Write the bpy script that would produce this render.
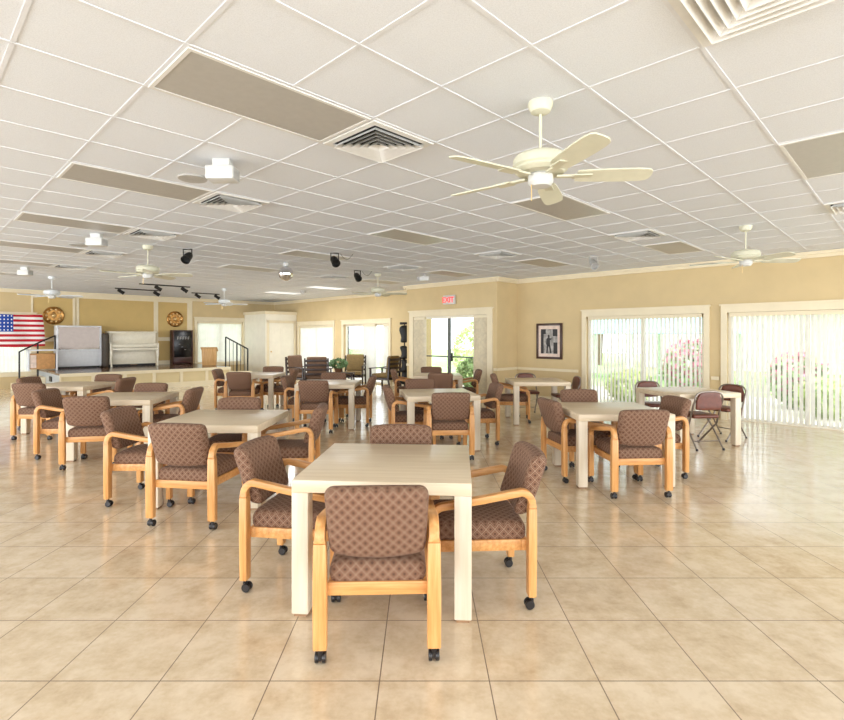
import bpy, bmesh, math, random
from mathutils import Vector, Matrix
random.seed(7)
for o in list(bpy.data.objects): bpy.data.objects.remove(o)
S = bpy.context.scene
C = S.collection
PI = math.pi

# ------------------------------------------------------------------ camera, world, light
CAM_H = 1.56
CEIL = 3.024
cd = bpy.data.cameras.new('camera'); cam = bpy.data.objects.new('camera', cd); C.objects.link(cam)
cam.location = (0, 0, CAM_H); cam.rotation_euler = (PI/2, 0, 0)
cd.sensor_width = 36; cd.lens = 36*514/844; cd.shift_y = -23/844
cd.clip_start = .05; cd.clip_end = 300
S.camera = cam
w = bpy.data.worlds.new('overcast_sky'); S.world = w; w.use_nodes = True
wb = w.node_tree.nodes['Background']; wb.inputs[0].default_value = (.92, .97, 1.0, 1); wb.inputs[1].default_value = 3.0
S.view_settings.view_transform = 'Standard'; S.view_settings.look = 'None'
S.view_settings.gamma = 1; S.view_settings.exposure = 0.43
S.view_settings.use_curve_mapping = False

def uv(u, v, z=0):            # room axes: u towards the window wall, v towards the stage wall
    return Vector(((u-v)/2, (u+v)/2, z))
def area(name, loc, target, sx, sy, power, col=(1, 1, 1)):
    l = bpy.data.lights.new(name, 'AREA'); l.shape = 'RECTANGLE'; l.size = sx; l.size_y = sy
    l.energy = power; l.color = col
    o = bpy.data.objects.new(name, l); C.objects.link(o); o.location = loc
    o.rotation_euler = (Vector(target)-Vector(loc)).to_track_quat('-Z', 'Y').to_euler()
    return o
# added fill lights outside the unbuilt room sides, behind and beside the camera
area('fill_front_side', uv(-13, 12, 1.4), uv(10, 12, 1.4), 26, 2.6, 900, (.93, .96, 1))
area('fill_right_side', uv(6, -13, 1.4), uv(6, 12, 1.4), 20, 2.6, 520, (.93, .96, 1))

# ------------------------------------------------------------------ helpers
def lin(c):
    return tuple((x/12.92 if x <= .04045 else ((x+.055)/1.055)**2.4) for x in [v/255 for v in c])
class NT:
    def __init__(s, name):
        s.m = bpy.data.materials.new(name); s.m.use_nodes = True; s.t = s.m.node_tree; s.n = s.t.nodes; s.l = s.t.links
        s.b = s.n['Principled BSDF']; s.out = s.n['Material Output']
    def add(s, typ, **kw):
        n = s.n.new(typ)
        for k, v in kw.items(): setattr(n, k, v)
        return n
    def math(s, op, a, b=None, c=None):
        n = s.add('ShaderNodeMath', operation=op)
        for i, x in enumerate((a, b, c)):
            if x is None: continue
            if isinstance(x, (int, float)): n.inputs[i].default_value = x
            else: s.l.new(x, n.inputs[i])
        return n.outputs[0]
    def coord(s, which='Object'):
        return s.add('ShaderNodeTexCoord').outputs[which]
    def sep(s, v):
        n = s.add('ShaderNodeSeparateXYZ'); s.l.new(v, n.inputs[0]); return n.outputs
    def noise(s, vec, scale, detail=3, rough=.55):
        n = s.add('ShaderNodeTexNoise'); n.inputs['Scale'].default_value = scale
        n.inputs['Detail'].default_value = detail; n.inputs['Roughness'].default_value = rough
        if vec is not None: s.l.new(vec, n.inputs['Vector'])
        return n.outputs[0]
    def mapping(s, vec, scale=(1, 1, 1), rot=(0, 0, 0)):
        n = s.add('ShaderNodeMapping'); n.inputs['Scale'].default_value = scale; n.inputs['Rotation'].default_value = rot
        s.l.new(vec, n.inputs[0]); return n.outputs[0]
    def ramp(s, fac, stops):
        n = s.add('ShaderNodeValToRGB'); e = n.color_ramp.elements
        while len(e) > 1: e.remove(e[-1])
        for i, (p, c) in enumerate(stops):
            el = e[0] if i == 0 else e.new(p)
            el.position = p; el.color = (*lin(c), 1)
        s.l.new(fac, n.inputs[0]); return n.outputs[0]
    def mix(s, fac, a, b):
        n = s.add('ShaderNodeMix', data_type='RGBA')
        for sock, x in ((n.inputs[0], fac), (n.inputs[6], a), (n.inputs[7], b)):
            if isinstance(x, (int, float)): sock.default_value = x
            elif isinstance(x, tuple): sock.default_value = (*lin(x), 1)
            else: s.l.new(x, sock)
        return n.outputs[2]
    def bump(s, h, strength=.2, dist=.01):
        n = s.add('ShaderNodeBump'); n.inputs['Strength'].default_value = strength; n.inputs['Distance'].default_value = dist
        s.l.new(h, n.inputs['Height']); s.l.new(n.outputs[0], s.b.inputs['Normal'])
    def base(s, c):
        if isinstance(c, tuple): s.b.inputs['Base Color'].default_value = (*lin(c), 1)
        else: s.l.new(c, s.b.inputs['Base Color'])
    def set(s, rough=.5, metal=0, spec=.5):
        s.b.inputs['Roughness'].default_value = rough; s.b.inputs['Metallic'].default_value = metal
        s.b.inputs['Specular IOR Level'].default_value = spec
        return s.m
M = {}
def plain(name, c, rough=.5, metal=0, spec=.5, var=.06, scale=12):
    t = NT(name); o = t.coord()
    n = t.noise(o, scale, 3)
    lo = tuple(max(0, x*(1-var)) for x in c); hi = tuple(min(255, x*(1+var)) for x in c)
    t.base(t.ramp(n, [(.3, lo), (.7, hi)]))
    M[name] = t.set(rough, metal, spec); return M[name]

# floor tile
t = NT('floor_tile'); o = t.coord(); x, y, z = t.sep(o)
fx = t.math('FRACT', t.math('DIVIDE', t.math('SUBTRACT', x, .3055-.498*40), .498))
fy = t.math('FRACT', t.math('DIVIDE', t.math('SUBTRACT', y, 2.331-.498*20), .498))
dx = t.math('ABSOLUTE', t.math('SUBTRACT', fx, .5)); dy = t.math('ABSOLUTE', t.math('SUBTRACT', fy, .5))
edge = t.math('MAXIMUM', dx, dy)
gr = t.math('GREATER_THAN', edge, .4945)
ix = t.math('FLOOR', t.math('DIVIDE', t.math('SUBTRACT', x, .3055-.498*40), .498)); iy = t.math('FLOOR', t.math('DIVIDE', t.math('SUBTRACT', y, 2.331-.498*20), .498))
cmb = t.add('ShaderNodeCombineXYZ'); t.l.new(ix, cmb.inputs[0]); t.l.new(iy, cmb.inputs[1])
wn = t.add('ShaderNodeTexWhiteNoise', noise_dimensions='2D'); t.l.new(cmb.outputs[0], wn.inputs['Vector'])
n1 = t.noise(o, 5.5, 6, .65); n2 = t.noise(o, 30, 4, .6)
f = t.math('ADD', t.math('MULTIPLY', n1, .75), t.math('ADD', t.math('MULTIPLY', n2, .2), t.math('MULTIPLY', wn.outputs[0], .07)))
col = t.ramp(f, [(.32, (198, 173, 141)), (.48, (217, 196, 165)), (.62, (229, 211, 184))])
t.base(t.mix(gr, col, (128, 108, 88)))
t.l.new(t.math('ADD', t.math('MULTIPLY', n1, .12), t.math('ADD', .11, t.math('MULTIPLY', gr, .4))), t.b.inputs['Roughness'])
t.bump(t.math('SUBTRACT', t.math('MULTIPLY', n2, .06), gr), .25, .002)
t.b.inputs['Coat Weight'].default_value = .35; t.b.inputs['Coat Roughness'].default_value = .1
M['floor'] = t.m
# ceiling tile
t = NT('ceiling_tile'); o = t.coord(); n1 = t.noise(o, 160, 3, .8); n2 = t.noise(o, 2.0, 2)
t.base(t.mix(t.math('MULTIPLY', n2, .35), t.ramp(n1, [(.35, (216, 219, 224)), (.6, (232, 235, 240))]), (226, 228, 232)))
t.bump(n1, .35, .004); M['ceiling'] = t.set(.9, 0, .1)
plain('grid_white', (222, 223, 226), .7, 0, .15, .02)
plain('panel_off', (178, 174, 167), .35, 0, .4, .015, 20)
plain('wall_cream', (210, 188, 145), .8, 0, .2, .02, 2)
plain('wall_tan', (210, 178, 124), .8, 0, .2, .02, 2)
plain('trim_cream', (230, 217, 187), .5, 0, .4, .015, 4)
plain('trim_white', (238, 232, 216), .5, 0, .4, .015, 4)
plain('stage_panel', (204, 176, 118), .8, 0, .2, .015, 3)
plain('stage_front', (216, 198, 156), .8, 0, .2, .015, 3)
t = NT('stage_floor'); o = t.coord(); n1 = t.noise(t.mapping(o, (1, 14, 1), (0, 0, PI/4)), 3, 4)
t.base(t.ramp(n1, [(.3, (92, 68, 52)), (.7, (128, 98, 76))])); M['stage_floor'] = t.set(.16)
plain('stage_side', (168, 172, 172), .5, 0, .4, .04)
# woods
def wood(name, c1, c2, c3, rough=.4, axis=2, sc=9, stretch=.06):
    t = NT(name); o = t.coord(); s_ = [1, 1, 1]; s_[axis] = stretch
    n = t.noise(t.mapping(o, tuple(s_)), sc*5, 4, .6)
    t.base(t.ramp(n, [(.25, c1), (.5, c2), (.75, c3)])); M[name] = t.set(rough, 0, .45)
wood('oak_v', (190, 129, 70), (211, 152, 90), (227, 174, 113), .38, 2)
wood('oak_h', (190, 129, 70), (211, 152, 90), (227, 174, 113), .38, 1)
wood('oak_x', (190, 129, 70), (211, 152, 90), (227, 174, 113), .38, 0)
wood('table_top', (208, 187, 156), (219, 200, 171), (228, 211, 185), .32, 0, 5)
wood('table_leg', (208, 191, 164), (219, 204, 180), (228, 215, 194), .4, 2, 5)
wood('lectern_wood', (176, 132, 78), (196, 152, 96), (212, 172, 116), .45, 2)
wood('dark_wood', (38, 24, 20), (52, 34, 28), (66, 44, 36), .3, 2)
# fabric
def fabric(name, base, line, dot, blend=1.0):
    t = NT(name); o = t.coord(); x, y, z = t.sep(o)
    nn = t.sep(t.coord('Normal')); side = t.math('GREATER_THAN', t.math('ABSOLUTE', nn[0]), .72); top = t.math('GREATER_THAN', t.math('ABSOLUTE', nn[2]), .72)
    ww = t.math('SUBTRACT', t.math('MULTIPLY', y, top), t.math('MULTIPLY', z, t.math('SUBTRACT', 1, top)))
    x = t.math('ADD', t.math('MULTIPLY', y, side), t.math('MULTIPLY', x, t.math('SUBTRACT', 1, side)))
    per = .052
    p = t.math('DIVIDE', t.math('ADD', t.math('ADD', x, ww), 50*per), per)
    q = t.math('DIVIDE', t.math('ADD', t.math('SUBTRACT', x, ww), 50*per), per)
    a = t.math('ABSOLUTE', t.math('SUBTRACT', t.math('FRACT', p), .5)); b = t.math('ABSOLUTE', t.math('SUBTRACT', t.math('FRACT', q), .5))
    e = t.math('MAXIMUM', a, b)
    line1 = t.math('GREATER_THAN', e, .44)
    ring = t.math('MULTIPLY', t.math('GREATER_THAN', e, .24), t.math('LESS_THAN', e, .31))
    dotm = t.math('LESS_THAN', e, .10)
    n = t.noise(o, 240, 2, .6); n2 = t.noise(o, 9, 2)
    c = t.mix(t.math('MULTIPLY', n, .5), base, tuple(int(v*.72) for v in base))
    c = t.mix(t.math('MULTIPLY', line1, .7*blend), c, line)
    c = t.mix(t.math('MULTIPLY', ring, .4*blend), c, line)
    c = t.mix(t.math('MULTIPLY', dotm, .9*blend), c, dot)
    t.base(c); t.bump(t.math('ADD', n, t.math('MULTIPLY', line1, .6)), .3, .002)
    t.b.inputs['Sheen Weight'].default_value = .03
    M[name] = t.set(.8, 0, .25)
fabric('seat_fabric', (117, 82, 62), (164, 137, 116), (56, 34, 27), .9)
plain('vinyl_brown', (104, 54, 38), .4, 0, .5, .1)
plain('cushion_brown', (118, 92, 74), .8, 0, .2, .1, 30)
plain('cushion_olive', (134, 112, 74), .8, 0, .2, .08, 30)
plain('cushion_grey', (176, 166, 158), .8, 0, .2, .08, 30)
plain('caster_black', (34, 30, 30), .35, 0, .5, .1)
plain('glide_tan', (150, 116, 84), .5)
plain('steel', (150, 146, 140), .3, .9)
plain('steel_dark', (140, 130, 122), .35, .7)
plain('black_metal', (26, 24, 24), .45, .2)
plain('black_lamp', (14, 14, 14), .5, 0)
plain('fan_cream', (212, 209, 186), .4, 0, .5, .02)
plain('fan_white', (226, 230, 232), .4, 0, .5, .02)
plain('plastic_white', (208, 207, 203), .4, 0, .5, .02)
plain('plastic_grey', (176, 174, 170), .4)
plain('vent_white', (226, 224, 219), .45, 0, .4, .02)
plain('vent_dark', (44, 42, 42), .7)
plain('brass', (158, 116, 62), .32, .75, .5, .25, 14)
plain('brass_light', (214, 184, 132), .3, .7, .5, .1, 14)
plain('piano_white', (234, 226, 206), .25, 0, .5, .02)
plain('cabinet_white', (226, 228, 232), .35, 0, .5, .02)
plain('mirror', (74, 67, 62), .06, 1.0, .5, .03)
plain('crystal', (230, 230, 235), .06, 1.0)
plain('case_dark', (72, 62, 50), .6)
plain('board_black', (16, 15, 18), .25)
plain('board_frame', (60, 26, 22), .35)
plain('chalk', (190, 188, 186), .7)
plain('paper_mat', (226, 204, 190), .8)
plain('frame_brown', (62, 34, 22), .35)
plain('door_frame_dark', (96, 100, 98), .4, .4)
plain('soil', (70, 50, 38), .9)
plain('pot', (128, 88, 60), .6)
plain('crate_wood', (196, 146, 92), .6)
plain('drape_beige', (228, 216, 190), .7, 0, .2, .04)
plain('lawn', (176, 196, 140), .9, 0, .1, .12, 1.5)
plain('patio', (214, 206, 194), .8, 0, .2, .04, 3)
plain('teal_roof', (150, 206, 206), .6, 0, .3, .04)
plain('post_white', (236, 236, 232), .5)
plain('trunk', (116, 98, 74), .9, 0, .1, .2)
plain('leaf', (150, 176, 122), .6, 0, .3, .3, 3)
plain('leaf_light', (190, 208, 142), .6, 0, .3, .25, 3)
plain('leaf_dark', (96, 124, 82), .5, 0, .3, .3, 3)
plain('flower_pink', (226, 152, 170), .7, 0, .2, .15, 5)
plain('house_wall', (232, 226, 214), .8)
def emis(name, c, e):
    t = NT(name); t.base(c); t.b.inputs['Emission Color'].default_value = (*lin(c), 1); t.b.inputs['Emission Strength'].default_value = e
    M[name] = t.set(.5)
emis('exit_red', (230, 70, 70), .9); emis('lamp_lit', (236, 240, 246), .55)
# blind slat: diffuse + translucent
t = NT('blind_slat'); n = t.noise(t.coord(), 6, 2)
d = t.add('ShaderNodeBsdfDiffuse'); tr = t.add('ShaderNodeBsdfTranslucent'); mx = t.add('ShaderNodeMixShader'); mx.inputs[0].default_value = .33
cc = t.ramp(n, [(.3, (240, 238, 232)), (.7, (247, 245, 240))])
t.l.new(cc, d.inputs[0]); t.l.new(cc, tr.inputs[0]); t.l.new(d.outputs[0], mx.inputs[1]); t.l.new(tr.outputs[0], mx.inputs[2]); t.l.new(mx.outputs[0], t.out.inputs[0]); M['slat'] = t.m
# window glass
t = NT('glass'); g = t.add('ShaderNodeBsdfGlossy'); g.inputs['Roughness'].default_value = .02; tp = t.add('ShaderNodeBsdfTransparent'); tp.inputs[0].default_value = (.97, .98, .98, 1)
mx = t.add('ShaderNodeMixShader'); fr = t.add('ShaderNodeFresnel'); fr.inputs[0].default_value = 1.25
t.l.new(fr.outputs[0], mx.inputs[0]); t.l.new(tp.outputs[0], mx.inputs[1]); t.l.new(g.outputs[0], mx.inputs[2]); t.l.new(mx.outputs[0], t.out.inputs[0]); M['glass'] = t.m
# flag cloth (stripes by height, canton by corner)
FLW, FLH = 1.28, .97
t = NT('flag_cloth'); x, y, z = t.sep(t.coord())
st = t.math('LESS_THAN', t.math('MODULO', t.math('MULTIPLY', t.math('DIVIDE', z, FLH), 13), 2), 1)
can = t.math('MULTIPLY', t.math('LESS_THAN', x, FLW*.4), t.math('GREATER_THAN', z, FLH*6/13))
sx = t.math('SUBTRACT', t.math('FRACT', t.math('DIVIDE', x, FLW*.4/6)), .5); sz = t.math('SUBTRACT', t.math('FRACT', t.math('DIVIDE', t.math('SUBTRACT', z, FLH*6/13), FLH*7/13/5)), .5)
star = t.math('LESS_THAN', t.math('ADD', t.math('MULTIPLY', sx, sx), t.math('MULTIPLY', sz, sz)), .045)
c = t.mix(st, (240, 232, 230), (186, 34, 48)); cb = t.mix(star, (38, 74, 160), (236, 236, 240))
t.base(t.mix(can, c, cb)); M['flag'] = t.set(.7, 0, .2)
# framed photo: dark figure on a grey ground made as separate shapes
plain('photo_grey', (150, 146, 142), .5, 0, .3, .35, 9)
plain('photo_dark', (24, 20, 22), .5)

class MB:
    def __init__(s): s.v = []; s.f = []
    def box(s, x0, x1, y0, y1, z0, z1, mat=None):
        b = len(s.v); pts = [(x0, y0, z0), (x1, y0, z0), (x1, y1, z0), (x0, y1, z0), (x0, y0, z1), (x1, y0, z1), (x1, y1, z1), (x0, y1, z1)]
        s.v += [tuple(mat @ Vector(p)) if mat else p for p in pts]
        s.f += [tuple(b+i for i in q) for q in ((0, 3, 2, 1), (4, 5, 6, 7), (0, 1, 5, 4), (1, 2, 6, 5), (2, 3, 7, 6), (3, 0, 4, 7))]
        return s
    def prism(s, poly, z0, z1):            # poly of (x, y), counter-clockwise
        b = len(s.v); n = len(poly)
        s.v += [(p[0], p[1], z0) for p in poly] + [(p[0], p[1], z1) for p in poly]
        s.f.append(tuple(b+i for i in reversed(range(n)))); s.f.append(tuple(b+n+i for i in range(n)))
        for i in range(n): j = (i+1) % n; s.f.append((b+i, b+j, b+n+j, b+n+i))
        return s
    def uvbox(s, u0, u1, v0, v1, z0, z1):
        p = [uv(u0, v0), uv(u1, v0), uv(u1, v1), uv(u0, v1)]
        return s.prism([(q.x, q.y) for q in p], z0, z1)
    def tube(s, pts, r, n=8, cap=True):
        pts = [Vector(p) for p in pts]; b = len(s.v); rr = r if isinstance(r, (list, tuple)) else [r]*len(pts)
        prev = None
        for i, p in enumerate(pts):
            d = (pts[min(i+1, len(pts)-1)]-pts[max(i-1, 0)]).normalized()
            if prev is None:
                a = Vector((0, 0, 1)) if abs(d.z) < .9 else Vector((1, 0, 0)); e = d.cross(a).normalized()
            else: e = (prev-d*prev.dot(d)).normalized()
            prev = e; g = d.cross(e)
            for k in range(n):
                an = 2*PI*k/n; s.v.append(tuple(p+(e*math.cos(an)+g*math.sin(an))*rr[i]))
        for i in range(len(pts)-1):
            for k in range(n): k2 = (k+1) % n; s.f.append((b+i*n+k, b+i*n+k2, b+(i+1)*n+k2, b+(i+1)*n+k))
        if cap: s.f.append(tuple(b+k for k in reversed(range(n)))); s.f.append(tuple(b+(len(pts)-1)*n+k for k in range(n)))
        return s
    def lathe(s, prof, n=24, mat=None):    # prof of (r, z)
        b = len(s.v)
        for r, z in prof:
            for k in range(n):
                p = Vector((r*math.cos(2*PI*k/n), r*math.sin(2*PI*k/n), z)); s.v.append(tuple(mat @ p) if mat else tuple(p))
        for i in range(len(prof)-1):
            for k in range(n): k2 = (k+1) % n; s.f.append((b+i*n+k, b+i*n+k2, b+(i+1)*n+k2, b+(i+1)*n+k))
        s.f.append(tuple(b+k for k in reversed(range(n)))); s.f.append(tuple(b+(len(prof)-1)*n+k for k in range(n)))
        return s
    def sweep(s, x, pts, wx, th):          # rectangular bar along (y, z) points in the plane x
        b = len(s.v); P = [Vector((0, p[0], p[1])) for p in pts]; n = len(P)
        for i, p in enumerate(P):
            d = (P[min(i+1, n-1)]-P[max(i-1, 0)]).normalized(); g = Vector((0, -d.z, d.y))
            h = wx[i] if isinstance(wx, list) else wx; k = th[i] if isinstance(th, list) else th
            for sx, sg in ((-1, -1), (1, -1), (1, 1), (-1, 1)):
                q = p+g*sg*k/2; s.v.append((x+sx*h/2, q.y, q.z))
        for i in range(n-1):
            for k in range(4): k2 = (k+1) % 4; s.f.append((b+i*4+k, b+i*4+k2, b+i*4+4+k2, b+i*4+4+k))
        s.f.append((b+3, b+2, b+1, b)); e = b+(n-1)*4; s.f.append((e, e+1, e+2, e+3))
        return s
    def pillow(s, hx, hy, hz, r, fn=None, nx=5, ny=3, nz=5):   # rounded box, half sizes, optional deform
        def axis(h, n):
            i = h-r; return [-h, -i-r*.55, -i]+[-i+2*i*k/n for k in range(1, n)]+[i, i+r*.55, h]
        ax, ay, az = axis(hx, nx), axis(hy, ny), axis(hz, nz); idx = {}
        def vert(p):
            if p in idx: return idx[p]
            P = Vector(p); q = Vector((max(-hx+r, min(hx-r, P.x)), max(-hy+r, min(hy-r, P.y)), max(-hz+r, min(hz-r, P.z))))
            d = P-q
            if d.length > 1e-9: P = q+d.normalized()*r
            if fn: P = Vector(fn(P))
            s.v.append(tuple(P)); idx[p] = len(s.v)-1; return idx[p]
        def sheet(A, B, mk, flip):
            for i in range(len(A)-1):
                for j in range(len(B)-1):
                    q = [vert(mk(A[i], B[j])), vert(mk(A[i+1], B[j])), vert(mk(A[i+1], B[j+1])), vert(mk(A[i], B[j+1]))]
                    s.f.append(tuple(reversed(q)) if flip else tuple(q))
        sheet(ax, ay, lambda a, b: (a, b, hz), False); sheet(ax, ay, lambda a, b: (a, b, -hz), True)
        sheet(ax, az, lambda a, b: (a, -hy, b), False); sheet(ax, az, lambda a, b: (a, hy, b), True)
        sheet(ay, az, lambda a, b: (hx, a, b), False); sheet(ay, az, lambda a, b: (-hx, a, b), True)
        return s
    def quad(s, *p):
        b = len(s.v); s.v += [tuple(q) for q in p]; s.f.append(tuple(range(b, b+len(p)))); return s
    def build(s, name, mat, parent=None, bevel=0, smooth=True, seg=2, loc=None, rz=0):
        me = bpy.data.meshes.new(name); me.from_pydata(s.v, [], s.f)
        bm = bmesh.new(); bm.from_mesh(me)
        if bevel:
            bmesh.ops.recalc_face_normals(bm, faces=bm.faces)
            ed = [e for e in bm.edges if len(e.link_faces) == 2 and e.calc_face_angle(0) > .6]
            bmesh.ops.bevel(bm, geom=ed, offset=bevel, segments=seg, profile=.5, affect='EDGES')
        bmesh.ops.recalc_face_normals(bm, faces=bm.faces)
        bm.to_mesh(me); bm.free()
        if smooth:
            for p in me.polygons: p.use_smooth = True
            me.set_sharp_from_angle(angle=math.radians(38))
        me.materials.append(M[mat] if isinstance(mat, str) else mat)
        o = bpy.data.objects.new(name, me); C.objects.link(o)
        if parent: o.parent = parent
        if loc is not None: o.location = loc
        o.rotation_euler.z = rz
        return o
def tag(o, label, cat, group=None):
    o['label'] = label; o['category'] = cat
    if group: o['group'] = group
    return o
def thing(name, label, cat, loc=(0, 0, 0), rz=0, group=None):
    o = bpy.data.objects.new(name, None); C.objects.link(o); o.location = loc; o.rotation_euler.z = rz
    o.empty_display_size = .1
    return tag(o, label, cat, group)
def struct(o): o['kind'] = 'structure'; return o
def kids(o, table):
    return table.get(o.name, [])
def copy_tree(root, table=None):
    if table is None:
        table = {}
        for q in C.objects:
            if q.parent: table.setdefault(q.parent.name, []).append(q)
    def rec(o, par):
        c = o.copy(); C.objects.link(c)
        if par: c.parent = par
        for ch in table.get(o.name, []): rec(ch, c)
        return c
    return rec(root, None)
R = math.radians
U_ANG = PI/4            # direction of the room's u axis

# ------------------------------------------------------------------ room shell
UW, VS, UB, VB0, VB1 = 15.5, 28.0, 14.3, 10.66, 15.16
U0, V0 = -9.0, -9.0
TH = .24                # wall thickness in u/v units
struct(MB().uvbox(U0, UW+.3, V0, VS+.3, -.12, 0).build('floor', 'floor', smooth=False))
struct(MB().uvbox(U0, UW+.3, V0, VS+.3, CEIL, CEIL+.12).build('ceiling', 'ceiling', smooth=False))
# ceiling grid: lines of 2-foot tiles
GP = Vector((.5495, 2.584, 0)); TL = .6096; GA = R(45.65)
ga = Vector((math.cos(GA), math.sin(GA), 0))*TL; gb = Vector((-math.sin(GA), math.cos(GA), 0))*TL
def cell(i, j, z=CEIL): p = GP+ga*i+gb*j; return Vector((p.x, p.y, z))
def clip(p, d):
    lo, hi = -60, 60
    for nx, ny, lim in ((1, 1, UW), (-1, -1, -U0), (-1, 1, VS), (1, -1, -V0)):
        den = d.x*nx+d.y*ny; num = lim-(p.x*nx+p.y*ny)
        if abs(den) < 1e-9:
            if num < 0: return None
            continue
        if den > 0: hi = min(hi, num/den)
        else: lo = max(lo, num/den)
    return (lo, hi) if hi > lo else None
g = MB()
def bar(p, d, n, zb):
    c = clip(p, d)
    if not c: return
    a = p+d*c[0]; b = p+d*c[1]; w_ = n*.011
    g.prism([(a-w_).to_2d(), (b-w_).to_2d(), (b+w_).to_2d(), (a+w_).to_2d()], CEIL-zb, CEIL+.01)
for j in range(-14, 36): bar(GP+gb*j, ga.normalized(), gb.normalized(), .005)
for i in range(-22, 26): bar(GP+ga*i, gb.normalized(), ga.normalized(), .0035)
struct(g.build('trim_1', 'grid_white', smooth=False))

def wall_mesh(runs, name, mat='wall_cream'):
    m = MB()
    for (axis, const, a, b, out, ops) in runs:
        # axis 'u': the wall lies at u=const and runs along v
        def put(p, q, z0, z1):
            if q-p < 1e-4 or z1-z0 < 1e-4: return
            if axis == 'u': m.uvbox(min(const, const+out), max(const, const+out), p, q, z0, z1)
            else: m.uvbox(p, q, min(const, const+out), max(const, const+out), z0, z1)
        s = a
        for (p, q, z0, z1) in sorted(ops):
            put(s, p, 0, CEIL); put(p, q, 0, z0); put(p, q, z1, CEIL); s = q
        put(s, b, 0, CEIL)
    return struct(m.build(name, mat, smooth=False))
# openings: (from, to, sill, head)
WIN1 = (4.51, 7.98, 0, 2.02); WIN2 = (.5, 3.95, 0, 2.02)
WINA = (21.95, 25.2, .02, 2.0); WINB = (17.6, 21.05, .02, 2.0)
DOORB = (11.05, 14.75, 0, 2.12)
WST = (10.95, 13.5, .58, 2.16); WFL = (1.2, 3.85, .48, 2.16)
wall_mesh([('u', UW, -3, VB0, TH, [WIN1, WIN2])], 'wall_right', 'wall_cream')
wall_mesh([('u', UW, VB1, VS+TH, TH, [WINA, WINB])], 'wall_far')
wall_mesh([('u', UB, VB0, VB1, .2, [DOORB]), ('v', VB0, UB+.2, UW, .2, []), ('v', VB1, UB+.2, UW, -.2, [])], 'wall_door')
wall_mesh([('v', VS, U0, UW, TH, [WST, WFL])], 'wall_stage')

def along(axis, const, a, b, z0, z1, d0, d1, m=None):     # board on a wall's room side from depth d0 to d1
    m = m or MB()
    if axis == 'u': m.uvbox(const-d1, const-d0, a, b, z0, z1)
    else: m.uvbox(a, b, const-d1, const-d0, z0, z1)
    return m
# crown moulding, chair rail, baseboards
m = MB()
for ax, c_, a, b in (('u', UW, -3, VB0), ('u', UW, VB1, VS), ('u', UB, VB0-.12, VB1+.12), ('v', VS, U0, UW)):
    along(ax, c_, a, b, CEIL-.11, CEIL-.055, 0, .05, m); along(ax, c_, a, b, CEIL-.055, CEIL-.004, 0, .11, m)
for vv, sgn in ((VB0, -1), (VB1, 1)):
    m.uvbox(UB-.1, UW, min(vv, vv+sgn*.05), max(vv, vv+sgn*.05), CEIL-.11, CEIL-.055); m.uvbox(UB-.1, UW, min(vv, vv+sgn*.11), max(vv, vv+sgn*.11), CEIL-.055, CEIL-.004)
struct(m.build('trim_2', 'trim_cream', smooth=False))
m = MB()
for a, b in ((-3, .2), (4.13, 4.33), (8.27, VB0)):
    along('u', UW, a, b, .74, .80, 0, .04, m)
for a, b in ((VB0, 10.78), (15.02, VB1)): along('u', UB, a, b, .74, .80, 0, .04, m)
for a, b in ((VB1, 17.4), (21.3, 21.7)): along('u', UW, a, b, .74, .80, 0, .04, m)
m.uvbox(UB, UW, VB0-.04, VB0, .74, .80); m.uvbox(UB, UW, VB1, VB1+.04, .74, .80)
struct(m.build('trim_3', 'trim_cream', smooth=False))
m = MB()
for a, b in ((-3, .2), (8.27, VB0)): along('u', UW, a, b, 0, .12, 0, .03, m)
for a, b in ((VB0, 10.78), (15.02, VB1)): along('u', UB, a, b, 0, .12, 0, .03, m)
for a, b in ((VB1, 17.4), (21.3, 21.7)): along('u', UW, a, b, 0, .12, 0, .03, m)
m.uvbox(UB, UW, VB0-.03, VB0, 0, .12)
struct(m.build('baseboard_right', 'trim_cream', smooth=False))

# ------------------------------------------------------------------ windows
wn_ = [0]
def window(axis, const, op, mull, trimw=.14, split=None, frame='trim_white', head=None):
    wn_[0] += 1; p, q, z0, z1 = op; out = .16
    root = struct(thing('window_%d' % wn_[0], '', 'window')); del root['label']; del root['category']
    def bx(m, a, b, za, zb, d0, d1):
        if axis == 'u': m.uvbox(const+d0, const+d1, a, b, za, zb)
        else: m.uvbox(a, b, const+d0, const+d1, za, zb)
    m = MB()                                               # casing on the room side
    bx(m, p-trimw, p, 0 if z0 < .1 else z0-.12, z1+.13, -.06, 0); bx(m, q, q+trimw, 0 if z0 < .1 else z0-.12, z1+.13, -.06, 0); bx(m, p, q, z1, z1+.13, -.06, 0)
    bx(m, p-trimw-.03, q+trimw+.03, z1+.13, z1+.16, -.09, 0)
    if z0 > .1: bx(m, p, q, z0-.12, z0, -.09, 0)
    m.build('casing', 'trim_cream', root, smooth=False)
    m = MB(); fw = .09
    bx(m, p, p+fw, z0, z1, .1, .2); bx(m, q-fw, q, z0, z1, .1, .2); bx(m, p+fw, q-fw, z1-.07, z1, .1, .2); bx(m, p+fw, q-fw, z0, z0+.05, .1, .2)
    for k in range(1, mull):
        c_ = p+(q-p)*k/mull; bx(m, c_-fw*.5, c_+fw*.5, z0+.05, z1-.07, .1, .2)
    if split: bx(m, p+fw, q-fw, split-.02, split+.02, .12, .18)
    m.build('frame', frame, root, smooth=False)
    m = MB(); bx(m, p+.02, q-.02, z0+.02, z1-.02, .145, .155); m.build('pane', 'glass', root, smooth=False)
    return root
window('u', UW, WIN1, 2); window('u', UW, WIN2, 2)
window('u', UW, WINB, 2); window('u', UW, WINA, 2)
window('v', VS, WST, 2); window('v', VS, WFL, 2)
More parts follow.
